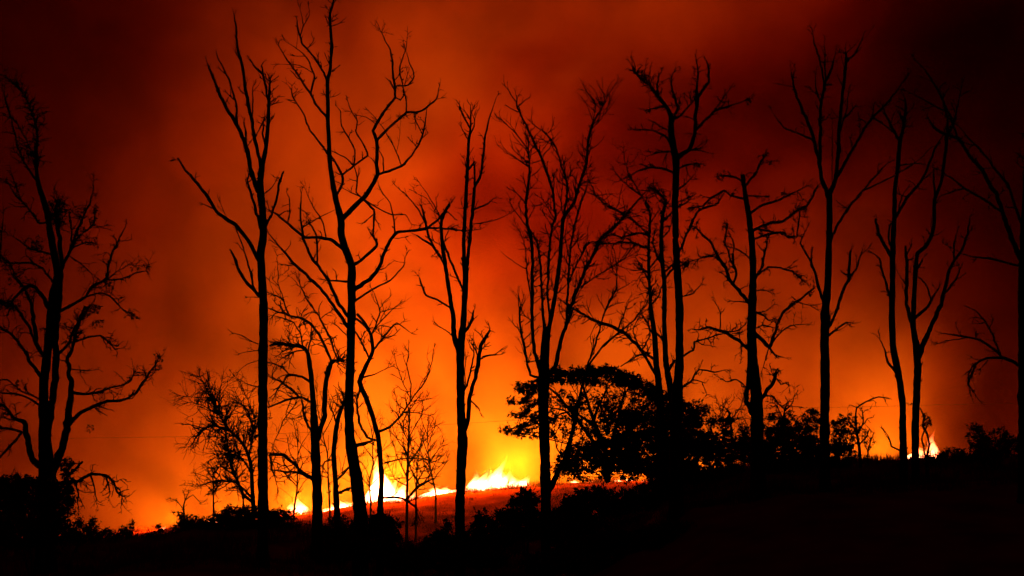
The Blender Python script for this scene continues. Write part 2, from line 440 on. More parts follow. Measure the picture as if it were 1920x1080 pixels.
dead_tree('tall straight dead tree with a narrow broom crown and one long low limb', 78, '''
D 360,1010,20 358,700,18 360,400,18 362,200,16 C 365,1040,15 375,960,15 372,850,14 362,760,14 368,690,11 385,600,8 395,500,7 398,400,6 404,320,2.5
C 345,800,10 322,690,9 315,620,9 285,540,8 240,460,7 200,390,6 170,310,5 150,260,3
C 366,690,8 350,610,7 330,500,7 310,400,6 295,290,6 272,190,5 265,120,4.5 258,65,2.5
C 270,510,5 265,420,4 240,330,4 215,280,3 190,235,2
C 315,590,5 305,540,4 297,495,3
C 397,430,4 385,350,5 372,300,5 340,270,4 322,240,2.5
C 372,300,4 368,265,3
C 382,600,4 372,540,4 380,480,2
C 332,480,3 332,420,3 333,350,1.5
C 385,470,3 350,540,2 320,580,1.5
C 362,1065,9 310,970,8 260,910,8 190,860,7 150,800,7 110,745,6 60,690,5 28,640,3.5
C 185,850,4 135,828,1.5
C 235,880,2 200,820,1
D 350,175,8 300,110,7 262,50,6 C 265,1055,6 240,1010,3.5
D 325,125,5 310,60,4 C 290,990,3 265,930,2
D 345,165,3 300,160,1
C 380,930,6 410,870,5 430,800,5 440,740,5 458,695,3.5
C 385,800,3 410,760,2 425,735,1
C 365,960,6 345,850,6 325,780,5 310,740,4 320,700,3
C 345,910,4 350,870,3
D 350,345,3 310,330,2 280,310,2 245,300,1
D 350,520,3 300,500,2 250,470,1
D 350,370,2 300,372,1.5 270,380,1
D 350,400,2 300,420,1.5 265,450,1
''', 12, twigs=0.7, twig_len=32, gnarl=.16, up=.08)

dead_tree('largest forked dead tree, its wide right limb zigzagging high above the fire', 76, '''
F 325,1010,27 305,850,24 282,700,19 279,550,17 285,400,17 288,250,16 290,120,16 E 300,1075,15 272,1000,14 260,950,14 258,890,14 235,800,11 215,680,9 210,600,8.5 205,480,8 203,330,7 215,280,6 220,180,6 212,60,5 225,20,4 229,-8,3
E 258,890,11 300,850,9 345,805,9 380,760,8 402,710,8 405,640,7 402,570,7 388,530,6 410,490,6 440,440,5 475,395,5 470,300,4 460,210,3 430,150,2 415,120,1
E 402,568,6 450,520,5 525,455,5 570,455,4 610,432,4 645,400,3 655,355,1.5
E 525,455,3 518,390,3 500,310,3 495,270,3 520,200,2 527,145,1
E 475,400,3 500,405,3 515,380,2
E 472,390,3 480,350,3 530,345,3 555,310,3 535,250,2 520,205,1
E 520,350,2 528,300,1
E 405,705,5 455,692,5 505,672,5 550,620,4 585,560,4 600,500,3 605,440,1.5
E 585,550,3 560,485,1
E 500,670,3 470,590,2 430,520,2 410,495,1
E 432,695,3 428,640,2.5 412,610,2
E 470,620,1.5 495,560,1 500,490,.8
E 405,490,2 370,450,1
E 400,495,2 360,475,1.5 325,468,1
E 200,330,5 175,270,4 140,220,4 100,175,4 85,120,4 80,80,2
E 95,140,3 105,100,2 90,30,1
E 105,110,2 130,60,1.5 125,25,.8
E 204,480,6 160,430,5 135,380,5 80,300,4 40,245,3 5,180,1.5
E 140,375,4 150,310,4 125,240,3 90,205,2 35,170,1
E 150,300,2 90,265,2 10,260,1
E 120,340,3 60,270,2 0,180,1
E 210,625,5 165,570,4 130,525,4 105,460,3 60,385,3 60,350,1
E 236,795,5 262,750,5 265,710,5 235,655,4 210,625,3
E 265,715,4 310,670,4 365,630,4 345,580,3 318,530,3 325,490,2.5 300,450,2 285,410,1
E 305,665,3 315,610,3 290,560,3 260,510,3 255,450,2 240,430,1
E 305,670,3 270,635,2.5 215,610,2
E 345,810,4 320,780,3 325,720,3 310,670,2
E 335,800,3 300,780,2 270,765,1
E 345,808,5 390,850,5 392,900,4 390,945,3
E 285,1075,7 340,1055,6 405,990,6 375,940,3
E 345,810,3 400,840,2.5 460,870,2.5 520,870,2 545,910,1
F 292,130,9 360,90,8 400,40,7 E 430,1030,6 465,965,6 490,940,6 540,935,5 600,925,4 G 180,600,4 280,610,3 345,605,1.5
E 545,938,4 600,930,4 660,880,4 700,830,3
E 470,940,4 470,880,3 455,820,2 420,770,1.5 405,730,1
F 292,185,5 370,130,4 440,95,3 490,40,2.5 500,0,1
F 282,290,8 225,205,7 185,145,6 120,80,6 55,20,5 C 450,1010,4 400,950,2
F 284,255,7 235,180,7 200,95,6 140,15,6 E 110,980,5 95,880,4 97,790,2
E 262,1015,8 215,970,7 170,962,6 110,962,6 60,920,5 0,870,4 C 395,850,2
E 100,920,3 180,875,2 235,850,1
E 200,970,3 185,900,3 140,830,2 110,760,1
E 180,1045,4 160,960,4 135,910,3
C 460,910,3 485,860,2.5 480,800,2 470,780,1
F 280,330,3 235,275,2 225,265,1
F 265,108,5 220,95,4 195,98,3
F 300,740,8 335,730,8 370,720,4
F 300,230,5 335,265,5 355,295,4
''', 13, twigs=0.9, twig_len=34, gnarl=.22, up=.05)

dead_tree('slender crooked dead tree hooked against the largest forked tree, low arms over the flames', 74, '''
F 400,1015,13 405,860,10 395,720,10 375,640,9 345,550,9 320,490,10 345,430,8 372,370,7 365,310,6 340,260,5 310,225,5
F 370,370,4 410,320,4 445,280,4 465,260,3 520,300,1
F 345,385,4 320,320,4 300,290,3
F 370,300,3 400,220,3 375,140,1
F 375,285,3 440,215,2 470,190,1
F 445,270,2 400,270,2 372,300,2
F 325,480,5 380,460,2 440,432,1
F 398,685,6 440,665,5 490,610,4 525,555,3 575,490,3 600,420,2 610,360,1
F 510,560,3 520,500,2.5 505,430,2 512,365,1
F 505,550,2 480,470,2 455,390,1
F 470,620,2 460,545,1
F 490,610,3 540,610,2 590,620,1
F 530,570,2 580,560,1
F 395,720,5 350,705,5 320,650,5 310,560,4 325,520,3
F 402,945,5 470,940,5 500,950,4 540,980,4 545,1020,2
F 500,945,5 540,905,5 570,885,5 600,870,2.5
F 403,810,3 480,790,3 560,790,2 640,805,1
F 550,885,4 520,830,3 500,760,2.5 470,720,2 450,670,1
F 560,880,3 600,840,2 620,790,1
''', 14, twigs=1.8, twig_len=42, gnarl=.2, up=.07)

dead_tree('curly-limbed dead tree with a double stem and drooping hooked left boughs', 84, '''
D 572,1015,20 568,850,18 562,720,17 555,560,11 545,450,9 535,380,8 515,355,7 470,347,6 410,340,6 385,350,4
D 570,740,11 600,620,9 603,500,9 625,420,8 640,408,6 670,405,5
D 632,408,5 625,405,5 585,320,5 560,280,5 520,245,5 460,232,4 385,205,3
D 655,403,4 625,330,4 590,260,4 570,225,3 520,150,3 500,90,1.5
D 547,490,6 510,470,5 460,462,5 430,500,4 400,540,2
D 553,580,5 500,550,5 440,565,4 380,590,3
D 500,548,4 470,520,4 430,490,4 385,470,2
D 560,700,5 525,640,5 510,560,4
D 565,880,8 500,830,7 440,775,6 385,775,4
D 560,880,6 500,845,5 440,840,4 385,830,2
D 525,370,3 490,370,3 455,385,3 430,400,1.5
D 520,357,3 505,300,3 480,260,2.5 430,240,2 390,230,1
D 533,375,3 550,300,3 560,285,3
D 458,463,3 430,430,3 385,415,1.5
D 385,720,1 440,640,2 490,570,2
D 465,232,3 440,170,3 385,145,1.5
D 435,175,2 420,100,2 415,0,1
D 603,470,6 600,450,5
D 390,775,4 400,850,3 420,910,1
''', 15, twigs=3.6, twig_len=46, gnarl=.33, up=.0)

dead_tree('slim leaning dead stem between the two biggest boles', 88, '''
D 648,990,12 640,860,10 635,760,9 650,640,9 672,580,6 690,540,3
D 636,790,4 600,800,3 590,850,1.5
D 648,650,4 630,610,3 620,560,1
D 643,880,5 690,830,4 720,800,2
D 646,930,6 690,905,5 720,900,2
''', 16, twigs=3.2, twig_len=46, gnarl=.25)

dead_tree('lone dead tree with a clean bole forking into two upright leaders on the slope', 75, '''
H 265,985,20 265,750,18 275,540,20 268,400,16 266,260,15 268,150,16 275,80,13 G 278,1000,12 283,900,11 288,800,11 281,740,8 280,650,7 285,550,7 290,450,7 295,350,6 300,250,5.5 308,180,4 308,110,2
G 290,800,9 300,700,7 308,600,7 318,500,7 325,430,6 350,380,5 362,280,5 372,200,4 385,150,3 415,65,1
G 325,430,5 322,340,4
G 295,362,4 325,330,4
G 303,190,4 275,140,4 263,108,2.5
G 303,240,4 320,190,3 325,155,1.5
G 301,250,3 270,190,1.5
H 262,190,11 240,100,10 G 235,950,9 225,880,8 212,800,8 205,740,7 190,650,7 190,570,6 210,520,5 222,500,2.5
G 205,760,6 180,710,5 150,670,5 90,630,3
G 170,695,5 140,640,5 120,560,5 108,505,3
G 120,590,4 100,530,3 50,470,2 0,425,1
G 285,870,5 245,780,5 210,690,5 195,650,3
G 222,925,4 170,890,4 125,870,4 105,820,4 100,800,2
H 240,115,3 200,80,2 175,65,1
H 278,120,7 310,50,6 320,5,3
H 285,500,12 300,440,8 305,350,8 325,280,7 340,210,8 350,140,7 370,110,6 388,85,3.5
H 342,215,4 365,190,4 400,185,3 430,183,1
H 337,200,3 320,150,2
H 275,370,5 300,280,4 320,190,3 318,130,1.5
H 290,315,3 285,250,2 290,200,1.5
H 307,370,3 340,400,3 347,420,1
G 318,525,4 380,500,3 400,480,1.5
G 308,578,2 400,570,2 470,540,1
G 190,575,3 150,490,2 100,415,1
G 185,560,2 130,480,1.5 90,460,1
''', 17, twigs=0.9, twig_len=38, gnarl=.22, up=.06)

dead_tree('many-stemmed dead tree fanning upward like a broom in front of the flat-topped tree', 80, '''
J 266,960,18 266,760,20 262,600,20 256,450,20 258,330,22 262,240,18 270,120,14 I 270,1040,12 280,1000,9 300,900,8 318,780,8 330,650,7 338,560,7 380,500,6 400,430,5 430,340,5 440,230,5 460,170,4 490,120,3 520,60,2 548,15,1
I 338,560,5 350,490,4.5 352,420,4 330,350,4 310,280,3.5 270,220,3 215,180,1.5
J 245,330,9 222,220,7 210,80,6 I 210,950,6 212,850,6 212,700,6 200,620,6 185,540,5 190,460,5 200,380,4 195,250,2.5
I 195,360,3 140,310,2 110,290,1
I 195,285,3 140,210,2 90,165,1
I 268,1055,7 255,940,6 250,850,5 245,750,5 230,650,4 195,600,3 125,510,1
I 275,990,5 275,850,5 280,700,5 290,600,5 305,550,5 295,450,5 260,350,5 215,240,5 180,170,4 152,110,4 150,75,1.5
J 270,330,9 305,270,9 330,160,8 370,50,7 I 360,940,7 390,860,6.5 430,760,6 470,690,6 490,640,5 560,580,5 620,510,4 670,455,2
I 345,970,5 355,850,5 365,700,4 380,600,4 400,520,4 430,440,3 440,400,1.5
I 360,820,4 400,730,3 440,660,3 480,655,1
I 400,850,3 480,790,3 560,740,3 630,700,1
J 235,330,5 205,310,5 180,200,5 160,90,4 I 160,940,3 155,880,2
I 211,900,3 190,780,3 185,680,2 165,620,1
I 300,565,3 270,510,2 250,480,1
J 268,790,14 310,720,11 345,640,9 375,540,8 395,450,7 410,380,6
J 410,390,5 430,280,4 470,180,4 490,100,3 I 520,910,3 550,850,3 555,770,2 545,690,1
J 430,285,4 500,190,4 560,140,4 620,90,3 690,0,1.5
I 445,215,3 470,100,2 430,45,1
I 460,185,2 510,130,2 525,80,1
I 432,390,2 470,470,3 520,515,3 590,545,3 640,590,2
I 340,560,3 330,500,2 335,400,1.5
I 365,720,3 345,640,2 355,560,1
J 345,650,4 310,600,3 300,540,2
''', 18, twigs=2.7, twig_len=52, gnarl=.17, up=.1)

dead_tree('twisted dead tree beside the tall knotted tree with a long bough arching left', 88, '''
L 85,920,17 80,700,14 65,560,11 60,450,10 45,350,8 38,250,6 35,150,6 37,50,5 K 212,735,5 215,700,4 200,650,3 180,620,2
K 180,620,3 150,600,3 100,560,3 68,520,1
K 180,615,3 130,540,2.5 110,480,2 105,430,1
K 212,790,5 170,770,4 100,790,4 60,775,3 5,800,3
K 207,830,4 130,810,4 60,815,3 5,812,2
K 208,790,3 150,720,3 100,690,3 40,655,3 0,620,2
K 212,920,4 240,880,3 255,850,1
K 212,965,4 180,910,3 155,870,1.5
J 700,330,7 690,270,6 640,190,6 570,130,7 500,100,6 440,75,5 380,40,4 320,0,2
J 570,275,2 640,230,4 690,220,4
J 640,195,3 620,130,2 650,60,1
K 205,580,2 240,600,2 260,640,1
J 560,130,4 580,70,3 600,20,1.5
J 660,210,3 690,150,3 680,100,1.5
L 62,470,5 30,400,4 5,370,2
L 68,560,5 20,520,4 0,500,3
L 45,340,4 75,290,3 90,250,2
''', 19, twigs=3.6, twig_len=44, gnarl=.34, up=.0)

dead_tree('thin dead stem with curled tips pressed against the tall knotted tree', 84, '''
L 145,900,15 125,680,13 105,560,11 98,400,9 100,260,9 90,150,8 85,50,8 K 262,735,7 268,680,6 275,640,5 240,600,3 215,590,1.5
K 265,900,5 240,860,4 225,810,3 235,760,1.5
K 265,930,5 300,905,4 330,880,2
K 265,740,4 300,690,3 370,640,3 385,622,1.5
L 100,220,4 150,160,4
L 98,480,5 60,430,4 40,380,2
L 105,600,5 140,550,5
K 262,800,4 290,760,3 300,720,1.5
''', 20, twigs=3.2, twig_len=38, gnarl=.36, up=.0)

dead_tree('tall knotted dead tree with antler-like crown against the darkest smoke', 78, '''
L 145,920,24 148,720,22 160,560,16 160,450,15 160,330,15 150,180,13 143,50,13 K 318,800,13 315,650,12 318,550,13 318,470,14 300,380,13 298,300,10 280,260,7 245,220,6 220,180,5 180,150,4 150,115,4 142,90,2
K 325,470,11 370,430,8 395,370,7 400,290,7 410,220,6 450,160,5 452,100,4 440,70,2
K 405,280,5 405,180,5 410,120,4 400,60,1.5
K 395,350,6 440,310,5 480,275,5 560,250,3 610,230,1.5
K 460,288,3 500,240,3 535,190,1.5
K 300,330,7 325,260,5 305,200,4 300,140,3 315,110,1.5
K 305,310,4 330,300,4 370,260,3 395,225,3
K 302,405,5 260,370,4 220,355,3 140,350,1.5
K 298,370,3 260,340,3 235,325,2
K 245,225,4 240,170,4 255,125,1.5
K 205,168,3 190,120,2 195,95,1
K 280,265,3 230,268,3 185,272,1
K 315,535,5 270,510,4 220,505,4 165,520,3 130,545,1.5
K 305,435,4 240,445,3 205,460,1
K 325,510,4 360,495,4 400,490,3 430,495,1
K 375,425,3 410,435,3 445,445,1
K 322,655,3 380,622,1.5
K 325,880,6 350,800,4 385,730,5 410,680,4 450,665,4 490,650,3 515,605,2
K 330,880,4 360,900,3 350,920,2
K 340,1025,3 390,1015,3 425,970,1
L 165,540,5 215,510,4 220,480,4 270,465,3 330,445,3 400,430,1.5
K 318,600,4 350,580,3 385,545,1.5
K 325,920,4 370,890,3 430,870,2 480,870,1
L 165,680,5 210,630,4 240,590,3 300,600,3 350,590,1
L 215,625,3 250,640,2 270,690,1
''', 21, twigs=2.6, twig_len=34, gnarl=.33, up=.02,
 clumps='K 205,275,4 395,490,6 410,495,4 610,230,5 360,885,8 350,905,6 380,672,6 215,588,6 235,600,5 130,545,5 270,640,6')

dead_tree('gnarled dead tree with crooked ragged arms, split at the base of its bole', 77, '''
L 475,920,26 475,760,24 468,650,22 455,550,20 452,430,18 455,320,16 458,200,13 455,100,12 445,0,11 K 610,680,10 600,620,9 588,535,8
L 450,790,12 432,720,10 438,650,9 442,580,8
L 480,720,9 470,650,9 458,590,6
L 490,720,9 530,660,8 555,600,6
L 552,625,3 575,650,3 600,640,2 605,670,1
K 595,640,5 540,620,4 515,600,4 460,630,4 430,660,3 380,670,2
K 592,570,4 560,545,4 500,540,3
K 600,580,5 640,530,4 660,490,4 685,450,2
K 660,495,2 720,480,1
K 602,620,4 690,625,2
M 20,780,5 60,745,5 130,725,4 200,690,3 250,665,1.5
M 30,855,6 80,820,5 150,810,5 200,770,5 250,740,5 275,690,4 295,660,1.5
M 55,855,4 110,855,4 155,855,4 165,875,3 205,870,3
M 207,870,3 210,820,3 215,775,2.5
L 450,335,8 400,270,7 370,235,7 345,180,7 320,140,6 290,80,5 250,40,4 215,10,2
L 385,250,5 390,190,5 365,140,4 345,80,4 350,10,3
L 375,160,3 380,80,3 360,40,1.5
L 320,140,4 290,130,3 240,140,2 215,170,1
L 368,240,3 330,195,1.5
L 452,155,3 400,105,3 350,90,1.5
L 462,240,5 490,180,5 510,100,4 515,50,2
L 480,210,4 520,175,4 570,178,3.5 620,195,3 645,215,3 680,245,1
L 460,272,3 530,272,1.5
L 462,345,5 500,370,4 520,390,3 550,395,1
L 490,362,3 520,345,2 545,325,1
L 462,430,9 500,475,8 525,500,8 535,465,6 555,410,5 580,360,5 620,325,5 660,295,4 700,265,3 705,240,1
L 640,315,3 690,330,2 730,355,1
L 532,480,4 570,440,3 610,412,3 675,405,1
L 525,502,5 545,530,4 590,543,1
L 525,505,3 505,560,2 490,605,1
L 462,425,3 500,410,3 560,425,1
L 450,520,7 400,470,6 340,440,6 280,420,5 240,428,3 205,425,1
L 345,442,3 400,430,3 430,400,2
L 328,435,3 325,360,2 300,310,1
L 415,485,3 410,550,1
L 448,320,4 370,312,1.5
L 445,660,3 390,630,3 350,640,2 300,610,1
L 500,690,4 540,700,3 570,740,3 600,720,1
L 460,60,4 520,40,4 580,35,4 600,55,3 640,50,2
''', 22, twigs=3.1, twig_len=30, gnarl=.4, up=.0,
 clumps='K 500,540,7 385,672,6 400,745,8 520,745,7 685,450,5 700,485,4 M 215,755,7 240,755,6 150,700,4 L 640,205,6 660,230,5 185,150,9 185,170,7 500,360,5 555,600,5 690,280,5 510,10,6 490,30,6')

dead_tree('clean-boled dead tree opening into a tall V crown, three stubby arms low down', 79, '''
N 272,970,20 273,800,18 275,640,18 273,480,17 275,350,17 285,250,14 290,100,12 M 335,850,12 335,740,11 335,700,12
M 333,720,10 305,640,8 292,560,7 270,470,7 235,380,6 205,310,5 185,230,4 180,205,2
M 298,580,8 298,450,6 300,350,6 318,250,5 345,190,4 360,130,1.5
M 308,260,4 300,170,4 275,90,3 265,35,1
M 318,250,3 318,180,3 315,80,1
M 300,340,3 280,270,3 280,215,1.5
M 337,705,10 360,640,8 368,560,7 375,450,7 385,330,6 395,230,6 405,150,5 400,120,2
M 403,165,4 440,130,4 468,70,1.5
M 375,470,4 400,380,3 415,280,1.5
M 362,645,7 400,570,6 440,500,5.5 480,430,5 510,390,5 560,340,4 610,280,3 650,220,1.5
M 430,520,3 422,470,2
M 395,400,4 440,345,3
M 510,392,4 550,415,3 595,450,2
M 268,480,4 210,455,3 150,430,3 105,370,1
M 345,680,2 347,520,2 347,400,1
M 335,895,6 370,820,5 410,760,5 460,700,4 500,650,4 570,575,1.5
M 470,690,4 540,655,3 610,620,2
M 395,790,3 400,770,3
N 275,320,6 262,300,6 235,200,5 210,140,4 175,75,3 205,10,1
N 222,160,3 220,120,2
N 278,450,7 310,380,6 340,290,6 370,220,6 375,120,5 380,105,3
N 370,225,5 400,180,4 425,110,2.5
N 290,430,4 295,370,3
N 278,470,6 330,420,4 360,400,4 380,400,1.5
M 510,390,3 515,345,2
''', 23, twigs=1.0, twig_len=36, gnarl=.18, up=.08)

dead_tree('swaying slim trunk with a broken stub arm, paired with the snapped-limb trunk', 80, '''
N 592,970,15 590,850,13 588,720,12 570,600,13 550,500,12 545,380,12 548,250,11 548,120,11 M 598,800,9 600,680,8 612,600,8 620,490,8 635,430,6 645,350,5 640,310,2
M 618,485,6 590,430,5 560,370,4 555,350,2
M 590,960,9 560,910,6 535,860,6 522,800,4
N 546,330,6 525,250,5 505,190,4 495,140,4 470,120,1.5
N 568,610,6 530,560,5 515,510,3 495,460,1.5
N 590,930,4 545,900,4 540,880,3 525,850,1.5
M 590,930,4 575,880,4 580,830,4 598,800,3
O 195,810,6 250,710,6 310,640,5 345,570,5 380,480,4 410,430,2
O 260,690,3 320,630,3 370,590,1
O 205,780,3 215,730,3 240,680,1
O 205,595,3 260,570,2.5 310,530,2 360,480,1
O 215,560,3 300,555,2 370,575,1
''', 24, twigs=0.8, twig_len=34, gnarl=.18, up=.06)

dead_tree('slim trunk with a cluster of upright snapped limbs beside the bright round flame', 82, '''
N 640,970,15 640,820,14 645,700,14 650,580,14 645,500,15 632,420,10 635,300,9 640,200,9 648,120,8 680,95,8 705,50,7 O 372,830,7 372,730,7 390,680,6 405,640,6 415,570,6 425,500,6 430,430,6 460,380,4 480,290,3 500,190,1.5
O 375,715,5 368,640,4 370,580,3
N 640,470,9 625,410,7 605,330,7 605,250,7 607,150,7 600,90,4
N 605,140,4 625,80,2.5
N 640,200,5 665,150,4 670,140,3
N 636,390,7 680,345,6 710,300,5 735,260,3
N 705,305,4 685,250,3 665,225,3 620,195,1
N 648,545,11 665,510,10 690,450,9 Q 345,400,8 395,290,8 415,210,7 435,130,6 465,70,5 500,20,5 O 525,880,4 537,800,2
Q 415,225,5 470,160,4 495,100,2
Q 462,75,4 462,0,4 O 470,900,3 482,855,1.5
Q 246,190,3 220,150,2 195,105,1
''', 25, twigs=0.7, twig_len=32, gnarl=.18, up=.06)

dead_tree('massive thick dead bole whose boughs arch over the two-headed leafy bush', 72, '''
Q 792,1000,28 792,500,27 788,200,26 O 792,1000,24 790,850,20 786,770,9 790,600,6 800,400,3
O 788,1030,13 740,930,9 710,850,9 685,780,8 660,700,8 625,650,7 590,580,7 540,530,6 510,480,6 480,440,6 420,420,5 370,390,5 340,340,2
O 480,442,4 440,330,4 390,220,4 340,140,3 280,70,1
O 430,325,3 370,290,3 300,250,2 240,220,1
O 785,850,7 770,820,6 740,740,5 710,650,5 650,580,4 590,500,4 530,440,3 490,390,1
O 683,790,5 600,720,4 510,670,4 450,620,3 410,605,1
O 510,675,3 440,690,3 390,710,1
O 785,1040,5 680,1005,4 600,990,4 540,985,3 500,970,2 415,925,1
Q 788,560,8 700,520,6 620,518,5 570,540,4 545,590,4 530,640,3 555,680,2 575,710,1
Q 690,518,5 650,480,5 580,435,4 500,418,4 410,405,1.5
Q 680,510,4 640,410,4 600,340,3 560,300,2.5 530,285,1.5
Q 540,428,3 450,435,2 390,450,1
Q 670,500,3 610,450,2
Q 600,525,3 560,545,3 530,590,3 525,640,1.5
O 430,425,5 430,350,4 410,250,2
''', 26, twigs=1.4, twig_len=34, gnarl=.2, up=.03, clumps='Q 535,600,6 555,550,5')

dead_tree('fine-twigged dead bush leaning left on the dark mound', 93, '''
D 322,985,9 310,800,7 280,730,6 230,680,5 190,620,4 150,540,3 110,460,1
D 318,960,6 285,930,6 240,830,5 215,700,4 220,600,1.5
D 235,680,4 160,660,4 110,690,3 80,740,1
D 185,615,3 120,580,2 70,570,1
D 195,620,3 190,540,2 200,480,1
D 316,940,5 250,880,4 160,880,3 100,900,1
D 300,780,4 320,680,4 300,600,3 250,560,1
D 310,840,4 270,780,3 200,770,2 150,800,1
D 250,850,4 200,820,3 160,830,1
D 316,700,4 330,640,3 300,560,2 270,490,1
D 155,550,2 100,550,1.5 40,545,.8
''', 27, twigs=10, twig_len=54, gnarl=.26, up=.02, name='dead_bush', cat='bush', drift=.8, clumps='D 110,560,8 130,520,7 270,640,9 250,700,8 300,700,9 190,800,9 215,800,10 300,850,8 160,560,9 180,600,8 300,600,10 320,610,9 200,770,10 230,780,8 170,680,7')

dead_tree('thin bare sapling in front of the tall yellow-white blaze, blurred by smoke', 118, '''
F 505,950,6 508,800,5 515,620,3 518,560,1
F 508,860,3 470,790,2 440,700,1
F 509,820,3 560,740,2 620,660,1
F 507,880,3 550,830,2 610,800,1
F 512,720,2.5 480,660,2 465,600,1
F 513,700,2.5 550,640,1.5 570,600,1
F 506,900,3 460,870,2 430,810,1
''', 28, twigs=4, twig_len=50, gnarl=.18, up=.08, name='bare_sapling')
dead_tree('thin bare sapling standing in the smoke right of the low flame band', 121, '''
F 540,960,4 545,820,3 560,720,1
F 543,880,2.5 590,800,2 640,740,1
F 544,840,2 520,780,1.5 510,740,1
F 545,800,2 590,760,1
''', 29, twigs=4, twig_len=50, gnarl=.18, up=.08, name='bare_sapling')
rs_ = R(77)
for k_, (x_, y_, h_, Y_, lab_) in enumerate(((552,958,150,122,'behind the hooked boughs of the curly-limbed tree'),(618,952,200,126,'between the curly-limbed tree and the slim leaning stem'),(690,943,150,128,'just right of the largest forked bole'),
  (455,968,150,104,'inside the fine-twigged dead bush'),(815,925,130,130,'left of the lone forked bole'),(1345,868,110,108,'rising above the leafy shrub by the split tree'),(1400,862,100,108,'close against the split gnarled bole'))):
    l_ = rs_.uniform(-18, 18); sx, sy, sc = TILES['C']
    f_ = lambda x, y, w: '%f,%f,%f' % ((x-sx)*sc, (y-sy)*sc, w)
    rows_ = ['C '+' '.join(f_(x_+l_*q+rs_.gauss(0, 3), y_-h_*q, 4.2-3.2*q) for q in (0, .25, .5, .75, 1))]
    for j_ in range(6):
        q = .2+.12*j_; d_ = (-1)**j_
        rows_.append('C '+' '.join(f_(x_+l_*q+d_*h_*.28*r*(1.1-q)*rs_.uniform(.7, 1.3), y_-h_*q-h_*.30*r, 2.4-1.6*r) for r in (0, .5, 1)))
    o_ = dead_tree('thin bare sapling '+lab_, Y_, '\n'.join(rows_), 300+k_, twigs=2.0, twig_len=40, gnarl=.18, up=.08, name='bare_sapling')
    o_['group'] = 'thin saplings among the dead trees'
dead_tree('tiny bare sapling on the mound left of the twiggy bush', 96, '''
D 168,1015,4 166,900,3 164,840,2
D 165,880,2 185,860,1.5 195,820,1
D 165,870,2 145,840,1
''', 30, twigs=2.5, twig_len=26, gnarl=.3, name='bare_sapling', clumps='D 165,845,5')
dead_tree('small wispy dead shrub at the left foot of the dark mound', 96, '''
D 55,1040,4 50,970,3 70,920,1.5
D 52,980,2 20,950,1.5 0,945,1
D 55,960,2 85,930,1.5 115,960,1
''', 31, twigs=2, twig_len=34, gnarl=.35, name='dead_shrub', cat='shrub')
dead_tree('twisted dead sapling wound with curled stems beside the bright round flame', 86, '''
Q 338,1020,6 340,960,5 350,920,4 340,870,4 320,830,5 325,790,4 310,755,3 300,750,1.5
Q 336,990,4 325,940,4 318,880,3 335,840,3 350,800,2
Q 322,800,3 345,790,3 355,820,2
Q 262,745,2 268,725,2 275,740,1
''', 32, twigs=2, twig_len=18, gnarl=.5, name='dead_sapling', clumps='Q 345,800,6 325,825,6 335,780,5 350,815,5')
dead_tree('spindly shrub with a long crooked top twig left of the twin slim trunks', 90, '''
N 418,975,7 412,900,6 402,840,5 398,790,4 402,745,3 440,720,3 490,700,3 525,707,1
N 405,850,4 375,800,3 365,775,2
N 408,860,4 430,800,3 425,755,2
N 412,900,4 440,860,3 455,830,2
''', 33, twigs=2.2, twig_len=28, gnarl=.45, name='dead_shrub', cat='shrub', clumps='N 375,790,10 400,820,13 385,830,10 425,850,8 400,850,10 360,800,7')
dead_tree('little leafless shrub on the ridge just left of the twin slim trunks', 91, '''
N 447,975,4 450,910,3 465,860,1.5
N 449,930,3 435,890,2 440,860,1
''', 34, twigs=3, twig_len=28, gnarl=.35, name='dead_shrub', cat='shrub', clumps='N 470,880,4 435,880,4 455,900,4')
dead_tree('low tangle of bare twigs behind the gnarled split tree', 92, '''
L 370,830,5 360,760,4 340,740,2
L 368,800,3 410,740,2 420,700,1
L 365,790,3 320,780,2 300,760,1
''', 35, twigs=4, twig_len=44, gnarl=.3, name='dead_shrub', cat='shrub')
dead_tree('small bare tangle right of the gnarled split tree', 90, '''
L 580,830,5 585,760,4 600,720,2
L 583,790,3 550,730,2 520,720,1
L 586,760,3 620,720,2 630,690,1
''', 36, twigs=3.4, twig_len=36, gnarl=.4, name='dead_shrub', cat='shrub')

